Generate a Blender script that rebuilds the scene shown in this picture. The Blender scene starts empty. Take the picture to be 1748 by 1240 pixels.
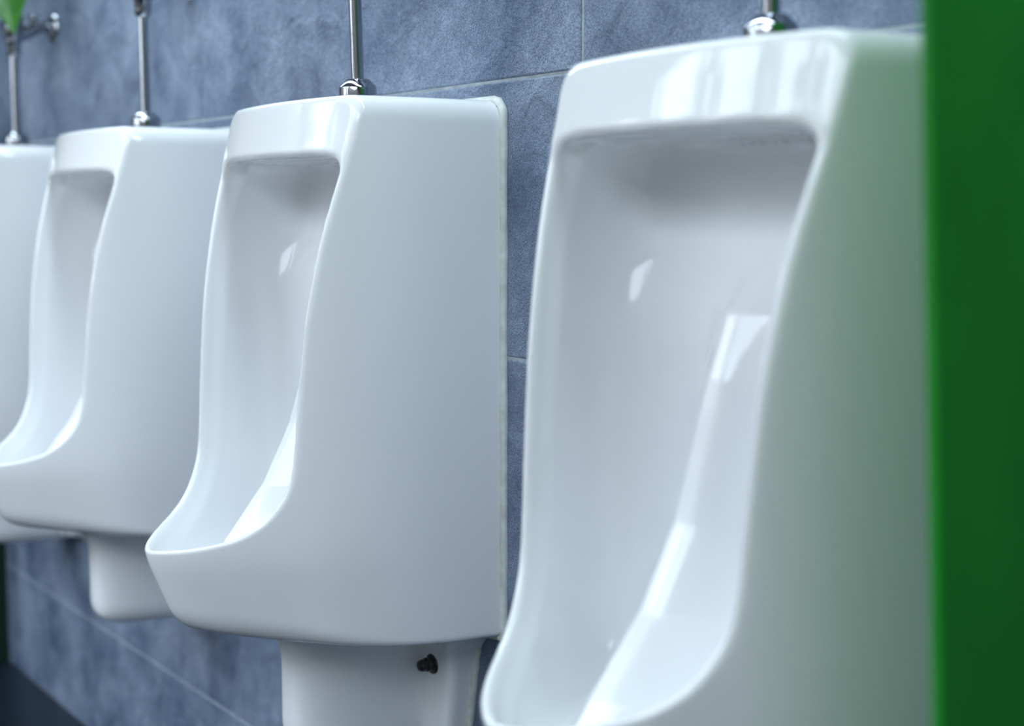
import bpy, bmesh, math, random
import numpy as np
from mathutils import Vector, Matrix

SC = bpy.context.scene
COL = SC.collection
random.seed(4)
rng = np.random.default_rng(7)

# ------------------------------------------------------------------ camera
F_PX = 2500.0
cam_d = bpy.data.cameras.new('camera')
cam = bpy.data.objects.new('camera', cam_d)
COL.objects.link(cam)
SC.camera = cam
WALL_DIST = 0.938
CAM = Vector((0.0, -WALL_DIST, 0.949))
yaw, pitch = math.radians(34.92), math.radians(5.755)
fw = Vector((-math.cos(yaw) * math.cos(pitch), math.sin(yaw) * math.cos(pitch), -math.sin(pitch)))
rt = Vector((math.sin(yaw), math.cos(yaw), 0.0))
up = rt.cross(fw)
cam.matrix_world = Matrix(((rt.x, up.x, -fw.x, CAM.x), (rt.y, up.y, -fw.y, CAM.y),
                           (rt.z, up.z, -fw.z, CAM.z), (0, 0, 0, 1)))
cam_d.sensor_fit = 'HORIZONTAL'
cam_d.sensor_width = 36.0
cam_d.lens = F_PX / 1748.0 * 36.0
cam_d.clip_start = 0.02
cam_d.dof.use_dof = True
cam_d.dof.focus_distance = 1.60
cam_d.dof.aperture_fstop = 2.9

# ------------------------------------------------------------------ world, sun, exposure
world = bpy.data.worlds.new('world')
SC.world = world
world.use_nodes = True
wn, wl = world.node_tree.nodes, world.node_tree.links
wn.clear()
w_out = wn.new('ShaderNodeOutputWorld')
w_bg = wn.new('ShaderNodeBackground')
w_tc = wn.new('ShaderNodeTexCoord')
w_sep = wn.new('ShaderNodeSeparateXYZ')
w_ramp = wn.new('ShaderNodeValToRGB')
wl.new(w_tc.outputs['Generated'], w_sep.inputs[0])
wl.new(w_sep.outputs['Z'], w_ramp.inputs['Fac'])
wl.new(w_ramp.outputs['Color'], w_bg.inputs['Color'])
wl.new(w_bg.outputs[0], w_out.inputs['Surface'])
w_ramp.color_ramp.elements[0].position = 0.0
w_ramp.color_ramp.elements[0].color = (0.90, 0.955, 1.0, 1)
w_ramp.color_ramp.elements[1].position = 0.9
w_ramp.color_ramp.elements[1].color = (0.66, 0.82, 1.0, 1)
w_bg.inputs['Strength'].default_value = 7.0

# strip lamp added to brighten the upper tiles, not a known fixture
strip_d = bpy.data.lights.new('strip_fill', 'AREA')
strip_d.shape = 'RECTANGLE'
strip_d.size, strip_d.size_y = 4.6, 0.10
strip_d.energy = 25.0
strip_d.color = (0.74, 0.89, 1.0)
strip = bpy.data.objects.new('strip_fill', strip_d)
COL.objects.link(strip)
strip.location = (-2.1, -0.26, 1.75)

SC.view_settings.view_transform = 'Standard'
SC.view_settings.look = 'None'
SC.view_settings.gamma = 1.0
SC.view_settings.use_curve_mapping = False
SC.view_settings.exposure = 0.0
SC.cycles.use_denoising = True
SC.cycles.max_bounces = 10
SC.cycles.diffuse_bounces = 6
SC.cycles.glossy_bounces = 6


# ------------------------------------------------------------------ helpers
def tag(o, label=None, cat=None, group=None, kind=None):
    for k, v in (('label', label), ('category', cat), ('group', group), ('kind', kind)):
        if v:
            o[k] = v
    return o


def obj(name, me, mat=None, parent=None, loc=(0, 0, 0)):
    o = bpy.data.objects.new(name, me)
    COL.objects.link(o)
    if mat is not None and len(me.materials) == 0:
        me.materials.append(mat)
    o.location = loc
    if parent is not None:
        o.parent = parent
    return o


def mesh_bm(name, bm, smooth=True):
    bmesh.ops.recalc_face_normals(bm, faces=bm.faces)
    me = bpy.data.meshes.new(name)
    bm.to_mesh(me)
    bm.free()
    if smooth:
        for p in me.polygons:
            p.use_smooth = True
        me.set_sharp_from_angle(angle=math.radians(38))
    return me


def box(bm, lo, hi, bevel=0.0, seg=2):
    lo, hi = Vector(lo), Vector(hi)
    r = bmesh.ops.create_cube(bm, size=1.0)
    vs = r['verts']
    for v in vs:
        v.co = Vector(((lo.x + hi.x) / 2 + v.co.x * (hi.x - lo.x), (lo.y + hi.y) / 2 + v.co.y * (hi.y - lo.y),
                       (lo.z + hi.z) / 2 + v.co.z * (hi.z - lo.z)))
    if bevel > 0:
        es = list({e for v in vs for e in v.link_edges})
        bmesh.ops.bevel(bm, geom=es, offset=bevel, segments=seg, profile=0.5, affect='EDGES')


def lathe(bm, prof, mat4=Matrix(), n=40):
    """prof: (radius, height) pairs, revolved about local Z."""
    rings = []
    for r, h in prof:
        if r < 1e-6:
            rings.append([bm.verts.new(mat4 @ Vector((0, 0, h)))])
        else:
            rings.append([bm.verts.new(mat4 @ Vector((r * math.cos(2 * math.pi * i / n), r * math.sin(2 * math.pi * i / n), h)))
                          for i in range(n)])
    for a, b in zip(rings[:-1], rings[1:]):
        for i in range(n):
            j = (i + 1) % n
            if len(a) == 1 and len(b) == 1:
                continue
            if len(a) == 1:
                bm.faces.new((a[0], b[i], b[j]))
            elif len(b) == 1:
                bm.faces.new((a[i], a[j], b[0]))
            else:
                bm.faces.new((a[i], a[j], b[j], b[i]))


def tube(bm, pts, rad, n=16, closed=False):
    pts = [Vector(p) for p in pts]
    rads = rad if isinstance(rad, (list, tuple)) else [rad] * len(pts)
    rings = []
    ref = None
    m = len(pts)
    for i, p in enumerate(pts):
        a = pts[i - 1] if (i > 0 or closed) else p
        b = pts[(i + 1) % m] if (i < m - 1 or closed) else p
        t = (b - a).normalized()
        if ref is None:
            ref = t.orthogonal().normalized()
        ref = (ref - t * ref.dot(t)).normalized()
        bn = t.cross(ref)
        rings.append([bm.verts.new(p + rads[i] * (math.cos(2 * math.pi * k / n) * ref + math.sin(2 * math.pi * k / n) * bn))
                      for k in range(n)])
    for i in range(m if closed else m - 1):
        a, b = rings[i], rings[(i + 1) % m]
        for k in range(n):
            bm.faces.new((a[k], a[(k + 1) % n], b[(k + 1) % n], b[k]))
    if not closed:
        bm.faces.new(rings[0])
        bm.faces.new(list(reversed(rings[-1])))


def spline(pts, sub=8):
    P = [Vector(p) for p in pts]
    P = [P[0] * 2 - P[1]] + P + [P[-1] * 2 - P[-2]]
    out = []
    for i in range(1, len(P) - 2):
        for s in range(sub):
            t = s / sub
            a, b, c, d = P[i - 1], P[i], P[i + 1], P[i + 2]
            out.append(0.5 * (2 * b + (c - a) * t + (2 * a - 5 * b + 4 * c - d) * t * t + (3 * b - a - 3 * c + d) * t ** 3))
    out.append(P[-2])
    return out


# ------------------------------------------------------------------ materials
def new_mat(name):
    m = bpy.data.materials.new(name)
    m.use_nodes = True
    nt = m.node_tree
    return m, nt.nodes, nt.links, nt.nodes['Principled BSDF']


def simple(name, col, rough=0.4, metal=0.0, spec=0.5, coat=0.0):
    m, n, l, b = new_mat(name)
    b.inputs['Base Color'].default_value = (*col, 1)
    b.inputs['Roughness'].default_value = rough
    b.inputs['Metallic'].default_value = metal
    b.inputs['Specular IOR Level'].default_value = spec
    b.inputs['Coat Weight'].default_value = coat
    return m, n, l, b


def noise_col(n, l, b, c0, c1, scale, detail=6.0, coord='Object', lo=0.3, hi=0.7, rough=0.6):
    tc = n.new('ShaderNodeTexCoord')
    no = n.new('ShaderNodeTexNoise')
    no.inputs['Scale'].default_value = scale
    no.inputs['Detail'].default_value = detail
    no.inputs['Roughness'].default_value = rough
    rp = n.new('ShaderNodeValToRGB')
    rp.color_ramp.elements[0].position = lo
    rp.color_ramp.elements[0].color = (*c0, 1)
    rp.color_ramp.elements[1].position = hi
    rp.color_ramp.elements[1].color = (*c1, 1)
    l.new(tc.outputs[coord], no.inputs['Vector'])
    l.new(no.outputs['Fac'], rp.inputs['Fac'])
    l.new(rp.outputs['Color'], b.inputs['Base Color'])
    return tc, no, rp


M_CERAMIC, n, l, b = simple('glazed_ceramic', (0.80, 0.815, 0.84), 0.06, 0, 0.5)
noise_col(n, l, b, (0.86, 0.875, 0.89), (0.88, 0.89, 0.90), 3.0, 3.0)
M_CHROME, n, l, b = simple('chrome', (0.48, 0.50, 0.54), 0.05, 1.0)
noise_col(n, l, b, (0.34, 0.355, 0.40), (0.40, 0.415, 0.46), 25.0, 3.0)
M_SEAL, n, l, b = simple('silicone_sealant', (0.62, 0.66, 0.64), 0.45)
noise_col(n, l, b, (0.50, 0.53, 0.50), (0.70, 0.73, 0.70), 60.0, 5.0)
M_SCREW, n, l, b = simple('dark_metal', (0.05, 0.048, 0.05), 0.25, 0.85)
noise_col(n, l, b, (0.03, 0.03, 0.035), (0.09, 0.08, 0.075), 160.0, 4.0)
M_GROUT, n, l, b = simple('grout', (0.5, 0.56, 0.6), 0.9)
noise_col(n, l, b, (0.30, 0.34, 0.37), (0.50, 0.56, 0.60), 60.0, 6.0)
M_GREEN, n, l, b = simple('green_laminate', (0.02, 0.20, 0.03), 0.5, 0.0, 0.3)
noise_col(n, l, b, (0.008, 0.225, 0.014), (0.016, 0.29, 0.022), 7.0, 4.0)
M_DKGREEN, n, l, b = simple('dark_green_laminate', (0.006, 0.03, 0.015), 0.6, 0.0, 0.3)
noise_col(n, l, b, (0.005, 0.024, 0.012), (0.008, 0.036, 0.017), 7.0, 4.0)
M_FLOOR, n, l, b = simple('dark_floor_tile', (0.03, 0.045, 0.07), 0.35)
noise_col(n, l, b, (0.008, 0.014, 0.024), (0.016, 0.025, 0.040), 9.0, 6.0)
M_PLASTER, n, l, b = simple('plaster', (0.6, 0.62, 0.64), 0.8)
noise_col(n, l, b, (0.56, 0.58, 0.60), (0.64, 0.66, 0.68), 6.0, 6.0)
M_WALL, n, l, b = simple('painted_wall', (0.3, 0.27, 0.23), 0.7)
noise_col(n, l, b, (0.27, 0.24, 0.205), (0.32, 0.285, 0.24), 4.0, 5.0)
M_LEAF, n, l, b = simple('leaf', (0.03, 0.16, 0.02), 0.35)
noise_col(n, l, b, (0.03, 0.17, 0.015), (0.08, 0.33, 0.03), 18.0, 3.0)
M_POT, n, l, b = simple('terracotta', (0.30, 0.13, 0.07), 0.8)
noise_col(n, l, b, (0.26, 0.11, 0.06), (0.36, 0.16, 0.09), 30.0, 5.0)
M_SOIL, n, l, b = simple('soil', (0.03, 0.02, 0.015), 0.95)

# slate tile: clouded blue grey, fine grain, split-stone relief
M_TILE, n, l, b = simple('slate_tile', (0.1, 0.13, 0.2), 0.6, 0.0, 0.4)
tc = n.new('ShaderNodeTexCoord')
big = n.new('ShaderNodeTexNoise'); big.inputs['Scale'].default_value = 7.0; big.inputs['Detail'].default_value = 7.0; big.inputs['Roughness'].default_value = 0.6
fine = n.new('ShaderNodeTexNoise'); fine.inputs['Scale'].default_value = 620.0; fine.inputs['Detail'].default_value = 8.0
geo_ = n.new('ShaderNodeNewGeometry')
l.new(geo_.outputs['Position'], big.inputs['Vector']); l.new(geo_.outputs['Position'], fine.inputs['Vector'])
r1 = n.new('ShaderNodeValToRGB')
r1.color_ramp.elements[0].position = 0.32; r1.color_ramp.elements[0].color = (0.060, 0.095, 0.165, 1)
r1.color_ramp.elements[1].position = 0.68; r1.color_ramp.elements[1].color = (0.265, 0.318, 0.415, 1)
l.new(big.outputs['Fac'], r1.inputs['Fac'])
r2 = n.new('ShaderNodeValToRGB')
r2.color_ramp.elements[0].position = 0.36; r2.color_ramp.elements[0].color = (0.50, 0.52, 0.58, 1)
r2.color_ramp.elements[1].position = 0.64; r2.color_ramp.elements[1].color = (1.35, 1.35, 1.32, 1)
l.new(fine.outputs['Fac'], r2.inputs['Fac'])
mx = n.new('ShaderNodeMix'); mx.data_type = 'RGBA'; mx.blend_type = 'MULTIPLY'; mx.inputs['Factor'].default_value = 1.0
l.new(r1.outputs['Color'], mx.inputs[6]); l.new(r2.outputs['Color'], mx.inputs[7])
l.new(mx.outputs[2], b.inputs['Base Color'])
rel = n.new('ShaderNodeTexNoise'); rel.inputs['Scale'].default_value = 17.0; rel.inputs['Detail'].default_value = 5.0; rel.inputs['Distortion'].default_value = 0.6
l.new(geo_.outputs['Position'], rel.inputs['Vector'])
bp1 = n.new('ShaderNodeBump'); bp1.inputs['Strength'].default_value = 0.8; bp1.inputs['Distance'].default_value = 0.012
bp2 = n.new('ShaderNodeBump'); bp2.inputs['Strength'].default_value = 0.35; bp2.inputs['Distance'].default_value = 0.0008
l.new(rel.outputs['Fac'], bp1.inputs['Height']); l.new(fine.outputs['Fac'], bp2.inputs['Height'])
l.new(bp1.outputs['Normal'], bp2.inputs['Normal']); l.new(bp2.outputs['Normal'], b.inputs['Normal'])

# ------------------------------------------------------------------ room
X0, X1 = -4.6, 1.1
YF = -3.3
ZF = -0.077                    # floor level
ZC = 2.25


def struct(name, boxes, mat):
    bm = bmesh.new()
    for lo, hi in boxes:
        box(bm, lo, hi)
    o = obj(name, mesh_bm(name, bm, False), mat)
    o['kind'] = 'structure'
    return o


floor = struct('floor', [((X0 - .1, YF - .1, ZF - 0.1), (X1 + .1, 0.1, ZF))], M_FLOOR)
ceiling = struct('ceiling', [((X0 - .1, -1.9, ZC), (X1 + .1, 0.10, ZC + .1))], M_PLASTER)
wall_back = struct('wall_back', [((X0, 0.0, ZF), (X1, 0.1, ZC))], M_GROUT)
wall_left = struct('wall_left', [((X0 - .1, YF, ZF), (X0, 0.1, ZC))], M_WALL)
wall_right = struct('wall_right', [((X1, YF, ZF), (X1 + .1, 0.1, ZC))], M_WALL)
# opposite wall: a wide open bay towards the yard, solid to its right
wall_front = struct('wall_front', [((X0 - .1, YF - .1, ZF), (X1 + .1, YF, 1.05)), ((-1.95, YF - .1, 1.05), (-1.45, YF, ZC)),
                                   ((-1.32, YF - .1, 1.05), (X1 + .1, YF, ZC))], M_WALL)

# trees and bushes of the yard beyond the bay: foliage nobody could count, mirrored in the glaze and the chrome
M_HEDGE, n, l, b = simple('yard_foliage', (0.03, 0.07, 0.02), 0.7)
noise_col(n, l, b, (0.010, 0.025, 0.008), (0.06, 0.13, 0.03), 9.0, 6.0)


def yard_foliage():
    n_ = 34000
    x = rng.uniform(-15, -0.2, n_)
    y = rng.uniform(-6.6, -5.4, n_)
    hmax = 1.35 + 0.40 * np.sin(x * 2.3) * np.sin(x * 0.8 + 1)
    for cx_, hw, hh in ((-1.0, 0.9, 5.0), (-3.0, 0.45, 4.6), (-4.3, 0.35, 5.0), (-6.3, 0.6, 5.2), (-7.7, 0.4, 4.0), (-9.4, 0.8, 5.4), (-11.6, 0.5, 4.8), (-13.6, 0.9, 5.0)):
        t = np.abs(x - cx_) / hw
        hmax = np.maximum(hmax, np.where(t < 1, hh * np.sqrt(np.maximum(1 - t * t, 0)), 0))
    keep = rng.uniform(0, 1, n_) < np.clip(hmax / 5.4, 0.15, 1)
    x, y, hmax = x[keep], y[keep], hmax[keep]
    m = len(x)
    c = np.stack([x, y, ZF + rng.uniform(0, 1, m) * hmax], 1)
    a = rng.normal(size=(m, 3)); a /= np.linalg.norm(a, axis=1, keepdims=True)
    b_ = np.cross(a, rng.normal(size=(m, 3))); b_ /= np.linalg.norm(b_, axis=1, keepdims=True)
    sz = rng.uniform(0.07, 0.15, (m, 1))
    V_ = np.stack([c - a * sz, c + b_ * sz * .5, c + a * sz, c - b_ * sz * .5], 1).reshape(-1, 3)
    me = bpy.data.meshes.new('foliage')
    me.from_pydata(V_.tolist(), [], [(4 * i, 4 * i + 1, 4 * i + 2, 4 * i + 3) for i in range(m)])
    o = obj('foliage', me, M_HEDGE)
    o.location.z = 0.0
    tag(o, 'green foliage of the yard, seen mirrored in the chrome', 'foliage', None, 'stuff')


yard_foliage()
ground = struct('ground', [((-14, -9, ZF - 0.1), (3, YF - .1, ZF))], M_FLOOR)

# wall tiles: 1.0 x 0.3 m, stacked; joint heights and column joints as in the photo
JZ, JX, TW, TH, GAP = 0.153, -1.216, 0.977, 0.315, 0.0030


def tile_mesh(w, h):
    bm = bmesh.new()
    box(bm, (-w / 2, 0.0, -h / 2), (w / 2, 0.006, h / 2), 0.0020, 2)
    return mesh_bm('tile', bm, False)


tile_cache = {}
zs = [ZF, 0.153, 0.471, 0.789] + [1.0985 + TH * i for i in range(6)]
zs = [z for z in zs if z < ZC] + [ZC]
xj = [JX + TW * i for i in range(-4, 5)]
xj = [X0] + [x for x in xj if X0 + .05 < x < X1 - .05] + [X1]
for za, zb in zip(zs[:-1], zs[1:]):
    for xa, xb in zip(xj[:-1], xj[1:]):
        w, h = xb - xa - GAP, zb - za - GAP
        if h < 0.02:
            continue
        key = (round(w, 4), round(h, 4))
        if key not in tile_cache:
            tile_cache[key] = tile_mesh(w, h)
        t = obj('tile', tile_cache[key], M_TILE, wall_back, ((xa + xb) / 2, -0.0017 + random.uniform(-.0005, .0005), (za + zb) / 2))

# ------------------------------------------------------------------ urinal as a distance field
H0, H1 = 0.466, 1.0775          # body bottom at the wall, top
WB = 0.181                     # half width at the wall


def smax(a, b, k):
    h = np.maximum(k - np.abs(a - b), 0.0) / k
    return np.maximum(a, b) + h * h * k * 0.25


def smin(a, b, k):
    return -smax(-a, -b, k)


def seg_poly(px, pz, pts):
    """signed distance to an open polyline; positive on the left-hand side of its direction"""
    best = np.full(px.shape, 1e9)
    sgn = np.ones(px.shape)
    for (ax, az), (bx, bz) in zip(pts[:-1], pts[1:]):
        dx, dz = bx - ax, bz - az
        t = np.clip(((px - ax) * dx + (pz - az) * dz) / (dx * dx + dz * dz), 0, 1)
        d = np.hypot(px - ax - t * dx, pz - az - t * dz)
        s = np.where(dx * (pz - az) - dz * (px - ax) > 0, 1.0, -1.0)
        m = d < best - 1e-9
        best = np.where(m, d, best)
        sgn = np.where(m, s, sgn)
    return best * sgn


def cr2(pts, sub=6):
    return [(v.x, v.y) for v in spline([(a, b, 0) for a, b in pts], sub)]


# the sheet that cuts the shell: front panel, side rims and bowl rim (depth from wall, height), top to lip
CUT = cr2([(0.148, 1.16), (0.166, 1.10), (0.1755, 1.062), (0.1845, 1.025), (0.1955, 0.985), (0.207, 0.94), (0.2145, 0.905), (0.2220, 0.866), (0.2280, 0.83),
           (0.2335, 0.785), (0.238, 0.74), (0.241, 0.70), (0.2445, 0.668), (0.2525, 0.644), (0.267, 0.622), (0.286, 0.606), (0.310, 0.595), (0.345, 0.585),
           (0.42, 0.568)], 5)
# plan of the outer shell: half width against depth from the wall
PLAN_H = [(0.181, -0.15), (0.181, -0.05), (0.181, 0), (0.180, 0.06), (0.177, 0.11), (0.171, 0.15), (0.162, 0.185), (0.150, 0.212), (0.136, 0.235), (0.118, 0.259),
          (0.096, 0.290), (0.070, 0.320), (0.042, 0.344), (0.016, 0.359), (0, 0.363)]
PLAN = np.array(cr2(PLAN_H + [(-a, c) for a, c in reversed(PLAN_H[:-1])], 8))
for _ in range(24):                                  # fair the curve
    PLAN[1:-1] = (PLAN[:-2] + 2 * PLAN[1:-1] + PLAN[2:]) / 4
PLAN = PLAN.tolist()


# fine table of the cut's signed distance
TP = np.arange(-0.05, 0.46, 0.0015)
TZ = np.arange(0.28, 1.16, 0.0015)
gp, gz = np.meshgrid(TP, TZ, indexing='ij')
CUT_T = seg_poly(gp, gz, CUT)
TX = np.arange(-0.003, 0.23, 0.0015)
gx_, gq = np.meshgrid(TX, TP, indexing='ij')
PLAN_T = -seg_poly(gx_, gq, PLAN)
for _ in range(3):                                  # soften the creases of the medial axis
    for T in (PLAN_T, CUT_T):
        T[1:-1] = (T[:-2] + 2 * T[1:-1] + T[2:]) / 4
        T[:, 1:-1] = (T[:, :-2] + 2 * T[:, 1:-1] + T[:, 2:]) / 4


def look(T, a0, b0, a, b_):
    fa = np.clip((a - a0) / 0.0015, 0, T.shape[0] - 1.001)
    fb = np.clip((b_ - b0) / 0.0015, 0, T.shape[1] - 1.001)
    i, j = fa.astype(int), fb.astype(int)
    u, v = fa - i, fb - j
    return T[i, j] * (1 - u) * (1 - v) + T[i + 1, j] * u * (1 - v) + T[i, j + 1] * (1 - u) * v + T[i + 1, j + 1] * u * v


def table(p, z):
    return look(CUT_T, TP[0], TZ[0], p, z)


def plan(ax, p):
    return look(PLAN_T, TX[0], TP[0], ax, p)


def sup(x, p, a, D, n):
    """approximate distance to the superellipse |x/a|^n + |p/D|^n = 1"""
    X = np.abs(x) / a
    P = np.maximum(p, 0) / D
    q = np.maximum(X ** n + P ** n, 1e-12)
    g = q ** (1 / n)
    gx = X ** (n - 1) / a
    gp_ = P ** (n - 1) / D
    gr = np.hypot(gx, gp_) * q ** (1 / n - 1)
    return (g - 1) / np.maximum(gr, 1.5)


def sstep(a, b, x):
    t = np.clip((x - a) / (b - a), 0, 1)
    return t * t * (3 - 2 * t)


CREST_Z = np.array([0.50, 0.577, 0.64, 0.707, 0.76, 0.819, 0.871, 0.93, 1.2])
CREST_P = np.array([0.315, 0.262, 0.212, 0.178, 0.162, 0.145, 0.124, 0.050, 0.0])


HOLES, HOLE_P, HOLE_Z = (), 0.0, 0.0


def body_sdf(x, p, z):
    ax = np.abs(x)
    # outer shell -------------------------------------------------
    under = 0.5 * ((0.572 - z) + np.sqrt((0.572 - z) ** 2 + 0.022 ** 2))
    pd = p + 0.50 * under * np.clip(p, 0, 0.4) / 0.363       # front of the bowl drafts back below the lip
    side = plan(ax, pd)
    shell = side
    bottom = (H0 + 0.050 * p) - z
    shell = smax(shell, bottom, 0.007 + 0.026 * sstep(0.10, 0.30, p))
    top = z - H1
    shell = smax(shell, top, 0.028)
    shell = smax(shell, 0.0005 - p, 0.010)
    bulge = 0.022 * (1 - (ax / 0.165) ** 2) * sstep(0.70, 1.0, z)
    cut = table(p - bulge, z)
    shell = smax(shell, cut, 0.007)
    # cavity --------------------------------------------------------
    inner = side + 0.019
    ceil_ = z - 1.011
    flo = 0.520 - z
    crest = np.interp(z, CREST_Z, CREST_P)
    ridge = crest - 1.25 * (np.sqrt(np.maximum(ax - 0.006, 0) ** 2 + 0.006 ** 2) - 0.006)
    base = 0.072 + 0.040 * sstep(1.0, 0.84, z) + 0.10 * np.maximum(0.66 - z, 0)
    pb = smax(base + 0 * x, ridge, 0.030) - p
    cav = smax(smax(inner, ceil_, 0.036), smax(flo, pb * 0.8, 0.05), 0.05 - 0.025 * sstep(0.9, 1.0, z))
    # the rim faces lean into the bowl
    rim = smax((2.4 * (side + 0.0065) - cut) / 2.6, z - 1.010, 0.022)
    rim = smax(rim, -cut - 0.026, 0.012)
    cav = smin(cav, rim, 0.010)
    d = smax(shell, -cav, 0.009)
    # spray holes where the cavity's ceiling rounds into its back
    for hx in HOLES:
        hole = (np.sqrt(((x - hx) / 0.0046) ** 2 + ((p - HOLE_P) / 0.0095) ** 2 + ((z - HOLE_Z) / 0.0095) ** 2) - 1) * 0.0046
        d = np.maximum(d, -hole)
    # trap housing ---------------------------------------------------
    tb = 0.306 + 0.04 * np.maximum(p, 0)
    blk = sup(x, p, 0.061, 0.190, 2.8)
    blk = smax(smax(blk, tb - z, 0.035), z - 0.60, 0.01)
    fw_ = 0.126 - 0.17 * np.maximum(0.440 - z, 0)
    fl = smax(smax(ax - fw_, p - 0.036, 0.014), np.maximum(0.318 - z, z - 0.52), 0.02)
    trap = smin(blk, fl, 0.010)
    trap = smax(trap, 0.0005 - p, 0.008)
    trap = np.maximum(trap, z - 0.495)
    # the housing joins the bowl underside with a soft flare; never reaches into the cavity
    solid_below = smin(d, trap, 0.060)
    return np.where(z < 0.515, np.minimum(solid_below, d), d)


def surface_nets(fn, lo, hi, h):
    ax = [np.arange(lo[i], hi[i] + h, h) for i in range(3)]
    nx, ny, nz = map(len, ax)
    V = np.empty((nx, ny, nz), np.float32)
    for i0 in range(0, nx, 16):
        i1 = min(nx, i0 + 16)
        X, P, Z = np.meshgrid(ax[0][i0:i1], ax[1], ax[2], indexing='ij')
        V[i0:i1] = fn(X, P, Z)
    ins = V < 0
    corners = [(i, j, k) for i in (0, 1) for j in (0, 1) for k in (0, 1)]
    c = sum(ins[i:nx - 1 + i, j:ny - 1 + j, k:nz - 1 + k].astype(np.int8) for i, j, k in corners)
    act = (c > 0) & (c < 8)
    idx = np.full(act.shape, -1, np.int64)
    I = np.argwhere(act)
    idx[tuple(I.T)] = np.arange(len(I))
    acc = np.zeros((len(I), 3))
    cnt = np.zeros(len(I))
    for a in range(8):
        for b_ in range(a + 1, 8):
            ca, cb = np.array(corners[a]), np.array(corners[b_])
            if np.abs(ca - cb).sum() != 1:
                continue
            va = V[tuple((I + ca).T)]
            vb = V[tuple((I + cb).T)]
            m = (va < 0) != (vb < 0)
            t = np.where(m, va / np.where(m, va - vb, 1), 0)
            acc += np.where(m[:, None], (ca + (cb - ca) * t[:, None]), 0)
            cnt += m
    vert = np.array(lo) + (I + acc / cnt[:, None]) * h
    quads = []
    for d in range(3):
        s0 = [slice(1, -1)] * 3
        s0[d] = slice(0, -1)
        s1 = [slice(1, -1)] * 3
        s1[d] = slice(1, None)
        a_, b_ = ins[tuple(s0)], ins[tuple(s1)]
        E_ = np.argwhere(a_ != b_)
        flip = a_[tuple(E_.T)]
        base = E_ + 1
        base[:, d] -= 1
        u, v = [(1, 2), (2, 0), (0, 1)][d]
        du = np.zeros(3, int); du[u] = 1
        dv = np.zeros(3, int); dv[v] = 1
        q = np.stack([idx[tuple((base - du - dv).T)], idx[tuple((base - dv).T)], idx[tuple(base.T)], idx[tuple((base - du).T)]], 1)
        q[~flip] = q[~flip][:, ::-1]
        quads.append(q)
    return vert, np.concatenate(quads)


def grad(fn, P, e=0.0006):
    g = np.stack([fn(P[:, 0] + e * (i == 0), P[:, 1] + e * (i == 1), P[:, 2] + e * (i == 2)) -
                  fn(P[:, 0] - e * (i == 0), P[:, 1] - e * (i == 1), P[:, 2] - e * (i == 2)) for i in range(3)], 1) / (2 * e)
    return g


# put the holes on the surface: walk from the cavity up and back until the ceramic is met
_s = np.linspace(0, 0.09, 400)
_d = body_sdf(0 * _s, 0.125 - 0.8 * _s, 0.965 + _s)
_k = int(np.argmax(_d < 0))
HOLE_P, HOLE_Z = 0.125 - 0.8 * _s[_k], 0.965 + _s[_k]
HOLES = [(k - 3) * 0.0135 for k in range(7)]

GRID = 0.0027
vert, quad = surface_nets(body_sdf, (-0.203, -0.008, 0.288), (0.203, 0.378, 1.092), GRID)
for _ in range(3):
    g = grad(body_sdf, vert)
    val = body_sdf(vert[:, 0], vert[:, 1], vert[:, 2])
    step = (val / np.maximum((g * g).sum(1), 0.2))[:, None] * g
    ln = np.linalg.norm(step, axis=1, keepdims=True)
    vert -= step * np.minimum(1, 0.0012 / np.maximum(ln, 1e-9))
nrm = grad(body_sdf, vert, 0.0012)
nrm /= np.maximum(np.linalg.norm(nrm, axis=1, keepdims=True), 1e-9)


def np_mesh(name, V, Q, N):
    used = np.unique(Q)
    re = np.full(len(V), -1)
    re[used] = np.arange(len(used))
    Q = re[Q]
    V, N = V[used], N[used]
    W = np.stack([V[:, 0], -V[:, 1], V[:, 2]], 1)     # depth from wall becomes -Y
    Nw = np.stack([N[:, 0], -N[:, 1], N[:, 2]], 1)
    Q = Q[:, ::-1]
    me = bpy.data.meshes.new(name)
    me.vertices.add(len(W)); me.vertices.foreach_set('co', W.astype(np.float32).ravel())
    me.loops.add(Q.size); me.loops.foreach_set('vertex_index', Q.astype(np.int32).ravel())
    me.polygons.add(len(Q))
    me.polygons.foreach_set('loop_start', np.arange(0, Q.size, 4, dtype=np.int32))
    me.polygons.foreach_set('use_smooth', np.ones(len(Q), bool))
    me.update(calc_edges=True)
    me.validate()
    me.normals_split_custom_set_from_vertices([tuple(v) for v in Nw.astype(float)])
    return me


ZB = 0.300                                              # base of the thing: underside of its trap housing
vert_l = vert.copy(); vert_l[:, 2] -= ZB
# the housing: faces below the bowl underside
fc = vert[quad].mean(1)
is_trap = fc[:, 2] < (H0 + 0.050 * fc[:, 1]) - 0.006
ME_BODY = np_mesh('bowl_body', vert_l, quad[~is_trap], nrm)
ME_TRAP = np_mesh('trap_housing', vert_l, quad[is_trap], nrm)

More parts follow.
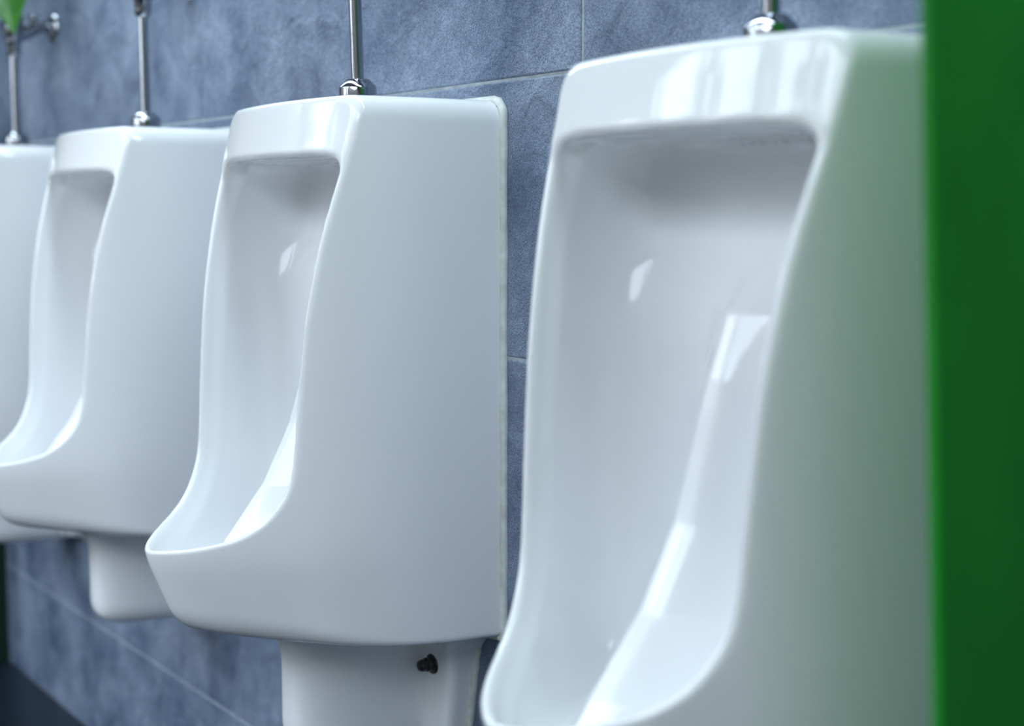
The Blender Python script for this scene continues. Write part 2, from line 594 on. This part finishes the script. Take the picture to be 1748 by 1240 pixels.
# sealant bead along the wall
def bead_mesh():
    path = []
    r = 0.019
    w = WB + 0.0015
    def arc(cx, cz, a0, a1, rr, n=6):
        return [(cx + rr * math.cos(math.radians(a0 + (a1 - a0) * i / n)), 0, cz + rr * math.sin(math.radians(a0 + (a1 - a0) * i / n))) for i in range(n + 1)]
    right = []
    right += arc(w - r, H1 - r, 90, 0, r)
    right += [(w, 0, z) for z in np.linspace(H1 - 0.035, H0 + 0.03, 24)]
    right += arc(w - 0.008, H0 + 0.006, 0, -90, 0.008)
    right += arc(0.128 + 0.026, H0 - 0.030, 90, 180, 0.026)
    right += [(0.128 - 0.17 * max(0.440 - z, 0), 0, z) for z in np.linspace(H0 - 0.040, 0.350, 9)]
    right += arc(0.109 - 0.018, 0.317 + 0.018, 0, -90, 0.018)
    left = [(-a, b_, c) for a, b_, c in reversed(right)]
    path = right + left
    path = [(a + random.uniform(-.0004, .0004), -0.0028, c - ZB) for a, b_, c in path]
    bm = bmesh.new()
    tube(bm, path, [0.0050 + random.uniform(-.0005, .0006) for _ in path], 10, True)
    return mesh_bm('sealant_bead', bm)


ME_BEAD = bead_mesh()


def screw_mesh():
    bm = bmesh.new()
    m = Matrix.Rotation(math.radians(90), 4, 'X')       # local Z -> -Y (out of the wall)
    lathe(bm, [(0, 0), (0.0125, 0.0), (0.0125, 0.0015), (0.0115, 0.0035), (0.0085, 0.0045), (0.0085, 0.0105), (0.0072, 0.0112), (0.0066, 0.0118),
               (0.0074, 0.0125), (0.0074, 0.016), (0.006, 0.0198), (0.003, 0.0215), (0, 0.0218)], m, 28)
    return mesh_bm('fixing_screw', bm)


ME_SCREW = screw_mesh()

URINALS = [
    (0.856, 'white ceramic wall urinal nearest the camera, beside the bright green panel'),
    (1.538, 'white ceramic wall urinal in sharp focus with dark fixing screw showing under its bowl'),
    (2.220, 'white wall urinal third from the green panel, its whole drain block visible under the bowl'),
    (2.902, 'farthest white wall urinal, cut by the left edge, below the hanging green leaf'),
]
for t, lab in URINALS:
    u = bpy.data.objects.new('urinal', None)
    COL.objects.link(u)
    u.location = (-t, 0.0, ZB)
    u.empty_display_size = 0.1
    tag(u, lab, 'urinal', 'white urinals along the tiled wall')
    obj('bowl_body', ME_BODY, M_CERAMIC, u)
    obj('trap_housing', ME_TRAP, M_CERAMIC, u)
    s = obj('sealant_bead', ME_BEAD, M_SEAL, u)
    s['label'] = 'off-white sealant bead along the wall'
    for sx in (-1, 1):
        k = obj('fixing_screw', ME_SCREW, M_SCREW, u, (sx * 0.080, -0.0352, 0.414 - ZB))
        k['label'] = 'dark metal fixing screw'

# ------------------------------------------------------------------ flush valves
PIPE_P = 0.080
ZT = 1.0765


def valve_parts():
    parts = {}
    bm = bmesh.new()
    lathe(bm, [(0, 0.0), (0.0220, 0.0), (0.0224, 0.001), (0.0224, 0.0225), (0.0217, 0.0245), (0.0142, 0.0325), (0.0130, 0.0330), (0, 0.0330)], n=48)
    parts['spud_nut'] = mesh_bm('spud_nut', bm)
    bm = bmesh.new()
    lathe(bm, [(0, 0.02), (0.0075, 0.02), (0.0075, 0.20), (0, 0.20)], n=32)
    parts['flush_pipe'] = mesh_bm('flush_pipe', bm)
    bm = bmesh.new()
    lathe(bm, [(0, 0.188), (0.0085, 0.188), (0.0125, 0.192), (0.0135, 0.198), (0.0135, 0.212), (0.0150, 0.214), (0.0150, 0.219), (0.011, 0.221), (0, 0.221)], n=36)
    parts['coupling_nut'] = mesh_bm('coupling_nut', bm)
    bm = bmesh.new()
    lathe(bm, [(0, 0.216), (0.011, 0.216), (0.0165, 0.222), (0.0195, 0.232), (0.0205, 0.245), (0.0200, 0.262), (0.0170, 0.270), (0.0150, 0.272),
               (0.0150, 0.276), (0.0120, 0.281), (0, 0.283)], n=40)
    parts['valve_body'] = mesh_bm('valve_body', bm)
    bm = bmesh.new()
    pts = spline([(0, -0.005, 0.236), (0, 0.018, 0.237), (0, 0.036, 0.246), (0, 0.052, 0.254), (0, PIPE_P + 0.0, 0.256)], 6)
    nn = len(pts)
    tube(bm, pts, [0.0135 - 0.003 * i / (nn - 1) for i in range(nn)], 24)
    parts['inlet_arm'] = mesh_bm('inlet_arm', bm)
    bm = bmesh.new()
    m = Matrix.Translation((0, PIPE_P, 0.256)) @ Matrix.Rotation(math.radians(90), 4, 'X')
    lathe(bm, [(0, 0.0), (0.0285, 0.0), (0.0290, 0.002), (0.0270, 0.005), (0.0200, 0.0085), (0.0150, 0.011), (0.0145, 0.015), (0, 0.015)], m, 44)
    parts['wall_flange'] = mesh_bm('wall_flange', bm)
    bm = bmesh.new()
    m = Matrix.Translation((0, 0.040, 0.250))
    lathe(bm, [(0, 0.0), (0.0075, 0.0), (0.0075, 0.016), (0.0100, 0.0165), (0.0104, 0.019), (0.0104, 0.025), (0.0085, 0.028), (0, 0.029)], m, 28)
    parts['stop_screw'] = mesh_bm('stop_screw', bm)
    bm = bmesh.new()
    m = Matrix.Translation((0, -0.014, 0.250)) @ Matrix.Rotation(math.radians(90), 4, 'X')
    lathe(bm, [(0, 0.0), (0.0120, 0.0), (0.0120, 0.010), (0.0135, 0.012), (0.0135, 0.017), (0.0100, 0.0185), (0.0100, 0.026), (0.0080, 0.029), (0, 0.030)], m, 32)
    parts['push_button'] = mesh_bm('push_button', bm)
    return parts


VP_ = valve_parts()
SHIFT = {'coupling_nut': -0.009, 'valve_body': -0.009, 'push_button': -0.009, 'inlet_arm': -0.016, 'wall_flange': -0.018, 'stop_screw': -0.016}
VALVES = [
    (0.865, 'chrome flush valve over the nearest urinal, only its bottom nut in view', 0.0),
    (1.547, 'chrome flush pipe and nut standing on the sharply focused urinal', 1.6),
    (2.229, 'chrome flush valve on the third urinal, coupling and pipe cut at the top edge', 0.3),
    (2.911, 'chrome flush valve with arm and round wall flange at the far left', 0.0),
]
for t, lab, tilt in VALVES:
    v = bpy.data.objects.new('flush_valve', None)
    COL.objects.link(v)
    v.location = (-t, -PIPE_P, ZT)
    v.rotation_euler = (math.radians(tilt), 0, 0)
    v.empty_display_size = 0.05
    tag(v, lab, 'flush valve', 'chrome flush valves above the urinals')
    for nm, me in VP_.items():
        obj(nm, me, M_CHROME, v, (0, 0, SHIFT.get(nm, 0)))

# ------------------------------------------------------------------ green privacy panels
def panel(name, x, depth_top, depth_bot, z0, z1, lab, mat=None):
    bm = bmesh.new()
    th = 0.008
    vs = []
    for xx in (x - th / 2, x + th / 2):
        vs.append([bm.verts.new((xx, -0.001, z0)), bm.verts.new((xx, -depth_bot, z0)), bm.verts.new((xx, -depth_top, z1)), bm.verts.new((xx, -0.001, z1))])
    a, c = vs
    bm.faces.new(a); bm.faces.new(list(reversed(c)))
    for i in range(4):
        j = (i + 1) % 4
        bm.faces.new((a[j], a[i], c[i], c[j]))
    bmesh.ops.bevel(bm, geom=list(bm.edges), offset=0.002, segments=2, profile=0.5, affect='EDGES')
    o = obj(name, mesh_bm(name, bm, False), mat or M_GREEN)
    return tag(o, lab, 'panel', None)


panel('privacy_panel', -0.524, 0.352, 0.228, ZF, 1.75, 'bright green privacy panel at the right edge beside the nearest urinal')
panel('privacy_panel', -3.370, 0.31, 0.31, ZF, 1.75, 'dark green privacy panel past the farthest urinal, at the left edge', M_DKGREEN)

# ------------------------------------------------------------------ wall planter with the drooping leaf
pl = bpy.data.objects.new('potted_plant', None)
COL.objects.link(pl)
pl.location = (-3.05, -0.075, 1.52)
tag(pl, 'green plant whose broad leaf hangs in at the top left corner', 'plant')
bm = bmesh.new()
lathe(bm, [(0, 0), (0.045, 0), (0.062, 0.10), (0.070, 0.10), (0.072, 0.122), (0.064, 0.122), (0.060, 0.105), (0, 0.105)], n=40)
obj('pot', mesh_bm('pot', bm), M_POT, pl)
bm = bmesh.new()
lathe(bm, [(0, 0.1), (0.0595, 0.1), (0.0595, 0.108), (0.03, 0.112), (0, 0.113)], n=30)
obj('soil', mesh_bm('soil', bm), M_SOIL, pl)


def leaf(base, ctrl, tip, width, twist=0.0):
    """a drooping leaf: petiole from base, blade along a bent midrib, creased and curled"""
    base, ctrl, tip = Vector(base), Vector(ctrl), Vector(tip)
    bm = bmesh.new()
    N = 14
    mid = []
    for i in range(N + 1):
        t = i / N
        mid.append((1 - t) ** 2 * base + 2 * t * (1 - t) * ctrl + t * t * tip)
    rows = []
    for i, p in enumerate(mid):
        t = i / N
        d = (mid[min(i + 1, N)] - mid[max(i - 1, 0)]).normalized()
        side = d.cross(Vector((math.sin(twist), -math.cos(twist), 0.3))).normalized()
        nrm_ = side.cross(d)
        b_ = max(t - 0.30, 0) / 0.70
        w = width * (math.sin(math.pi * min(b_, 1) ** 0.75 * 0.9999)) ** 0.6 if b_ > 0 else 0
        w = max(w, 0.0016)
        row = []
        for s in (-1, -0.5, 0, 0.5, 1):
            row.append(bm.verts.new(p + side * w * s + nrm_ * (0.22 * w * abs(s) ** 1.5 + 0.004 * math.sin(9 * t) * s)))
        rows.append(row)
    for a, c in zip(rows[:-1], rows[1:]):
        for k in range(4):
            bm.faces.new((a[k], a[k + 1], c[k + 1], c[k]))
    bmesh.ops.solidify(bm, geom=list(bm.faces), thickness=0.0009)
    return mesh_bm('leaf', bm)


LEAVES = [((0, 0, .11), (0.20, -0.06, .16), (0.345, -0.065, -0.246), .070, 0.96),
          ((0, 0, .11), (-0.06, -0.05, .22), (-0.16, -0.06, .05), .034, 0.2),
          ((0, 0, .11), (0.05, -0.02, .23), (0.15, -0.03, .15), .034, -0.4),
          ((0, 0, .11), (-0.03, -0.03, .24), (-0.07, -0.07, .19), .032, 1.0),
          ((0, 0, .11), (0.02, -0.02, .22), (0.06, -0.04, .21), .030, 1.4)]
for a in LEAVES:
    obj('leaf', leaf(*a), M_LEAF, pl)

# ------------------------------------------------------------------ housing of the strip lamp, invented along with the added light
fill = bpy.data.objects.new('strip_fill_housing', None)
COL.objects.link(fill)
fill.location = (-2.1, -0.26, 1.76)
tag(fill, 'long strip lamp added out of view above the row of urinals', 'fill')
bm = bmesh.new()
box(bm, (-2.32, -0.06, 0.0), (2.32, 0.06, 0.04), 0.004)
obj('fill_casing', mesh_bm('fill_casing', bm, False), M_PLASTER, fill)
for rx in (-1.9, 0.0, 1.9):
    bm = bmesh.new()
    lathe(bm, [(0, 0.035), (0.006, 0.035), (0.006, ZC - 1.76), (0, ZC - 1.76)], Matrix.Translation((rx, 0, 0)), 12)
    obj('fill_rod', mesh_bm('fill_rod', bm), M_CHROME, fill)
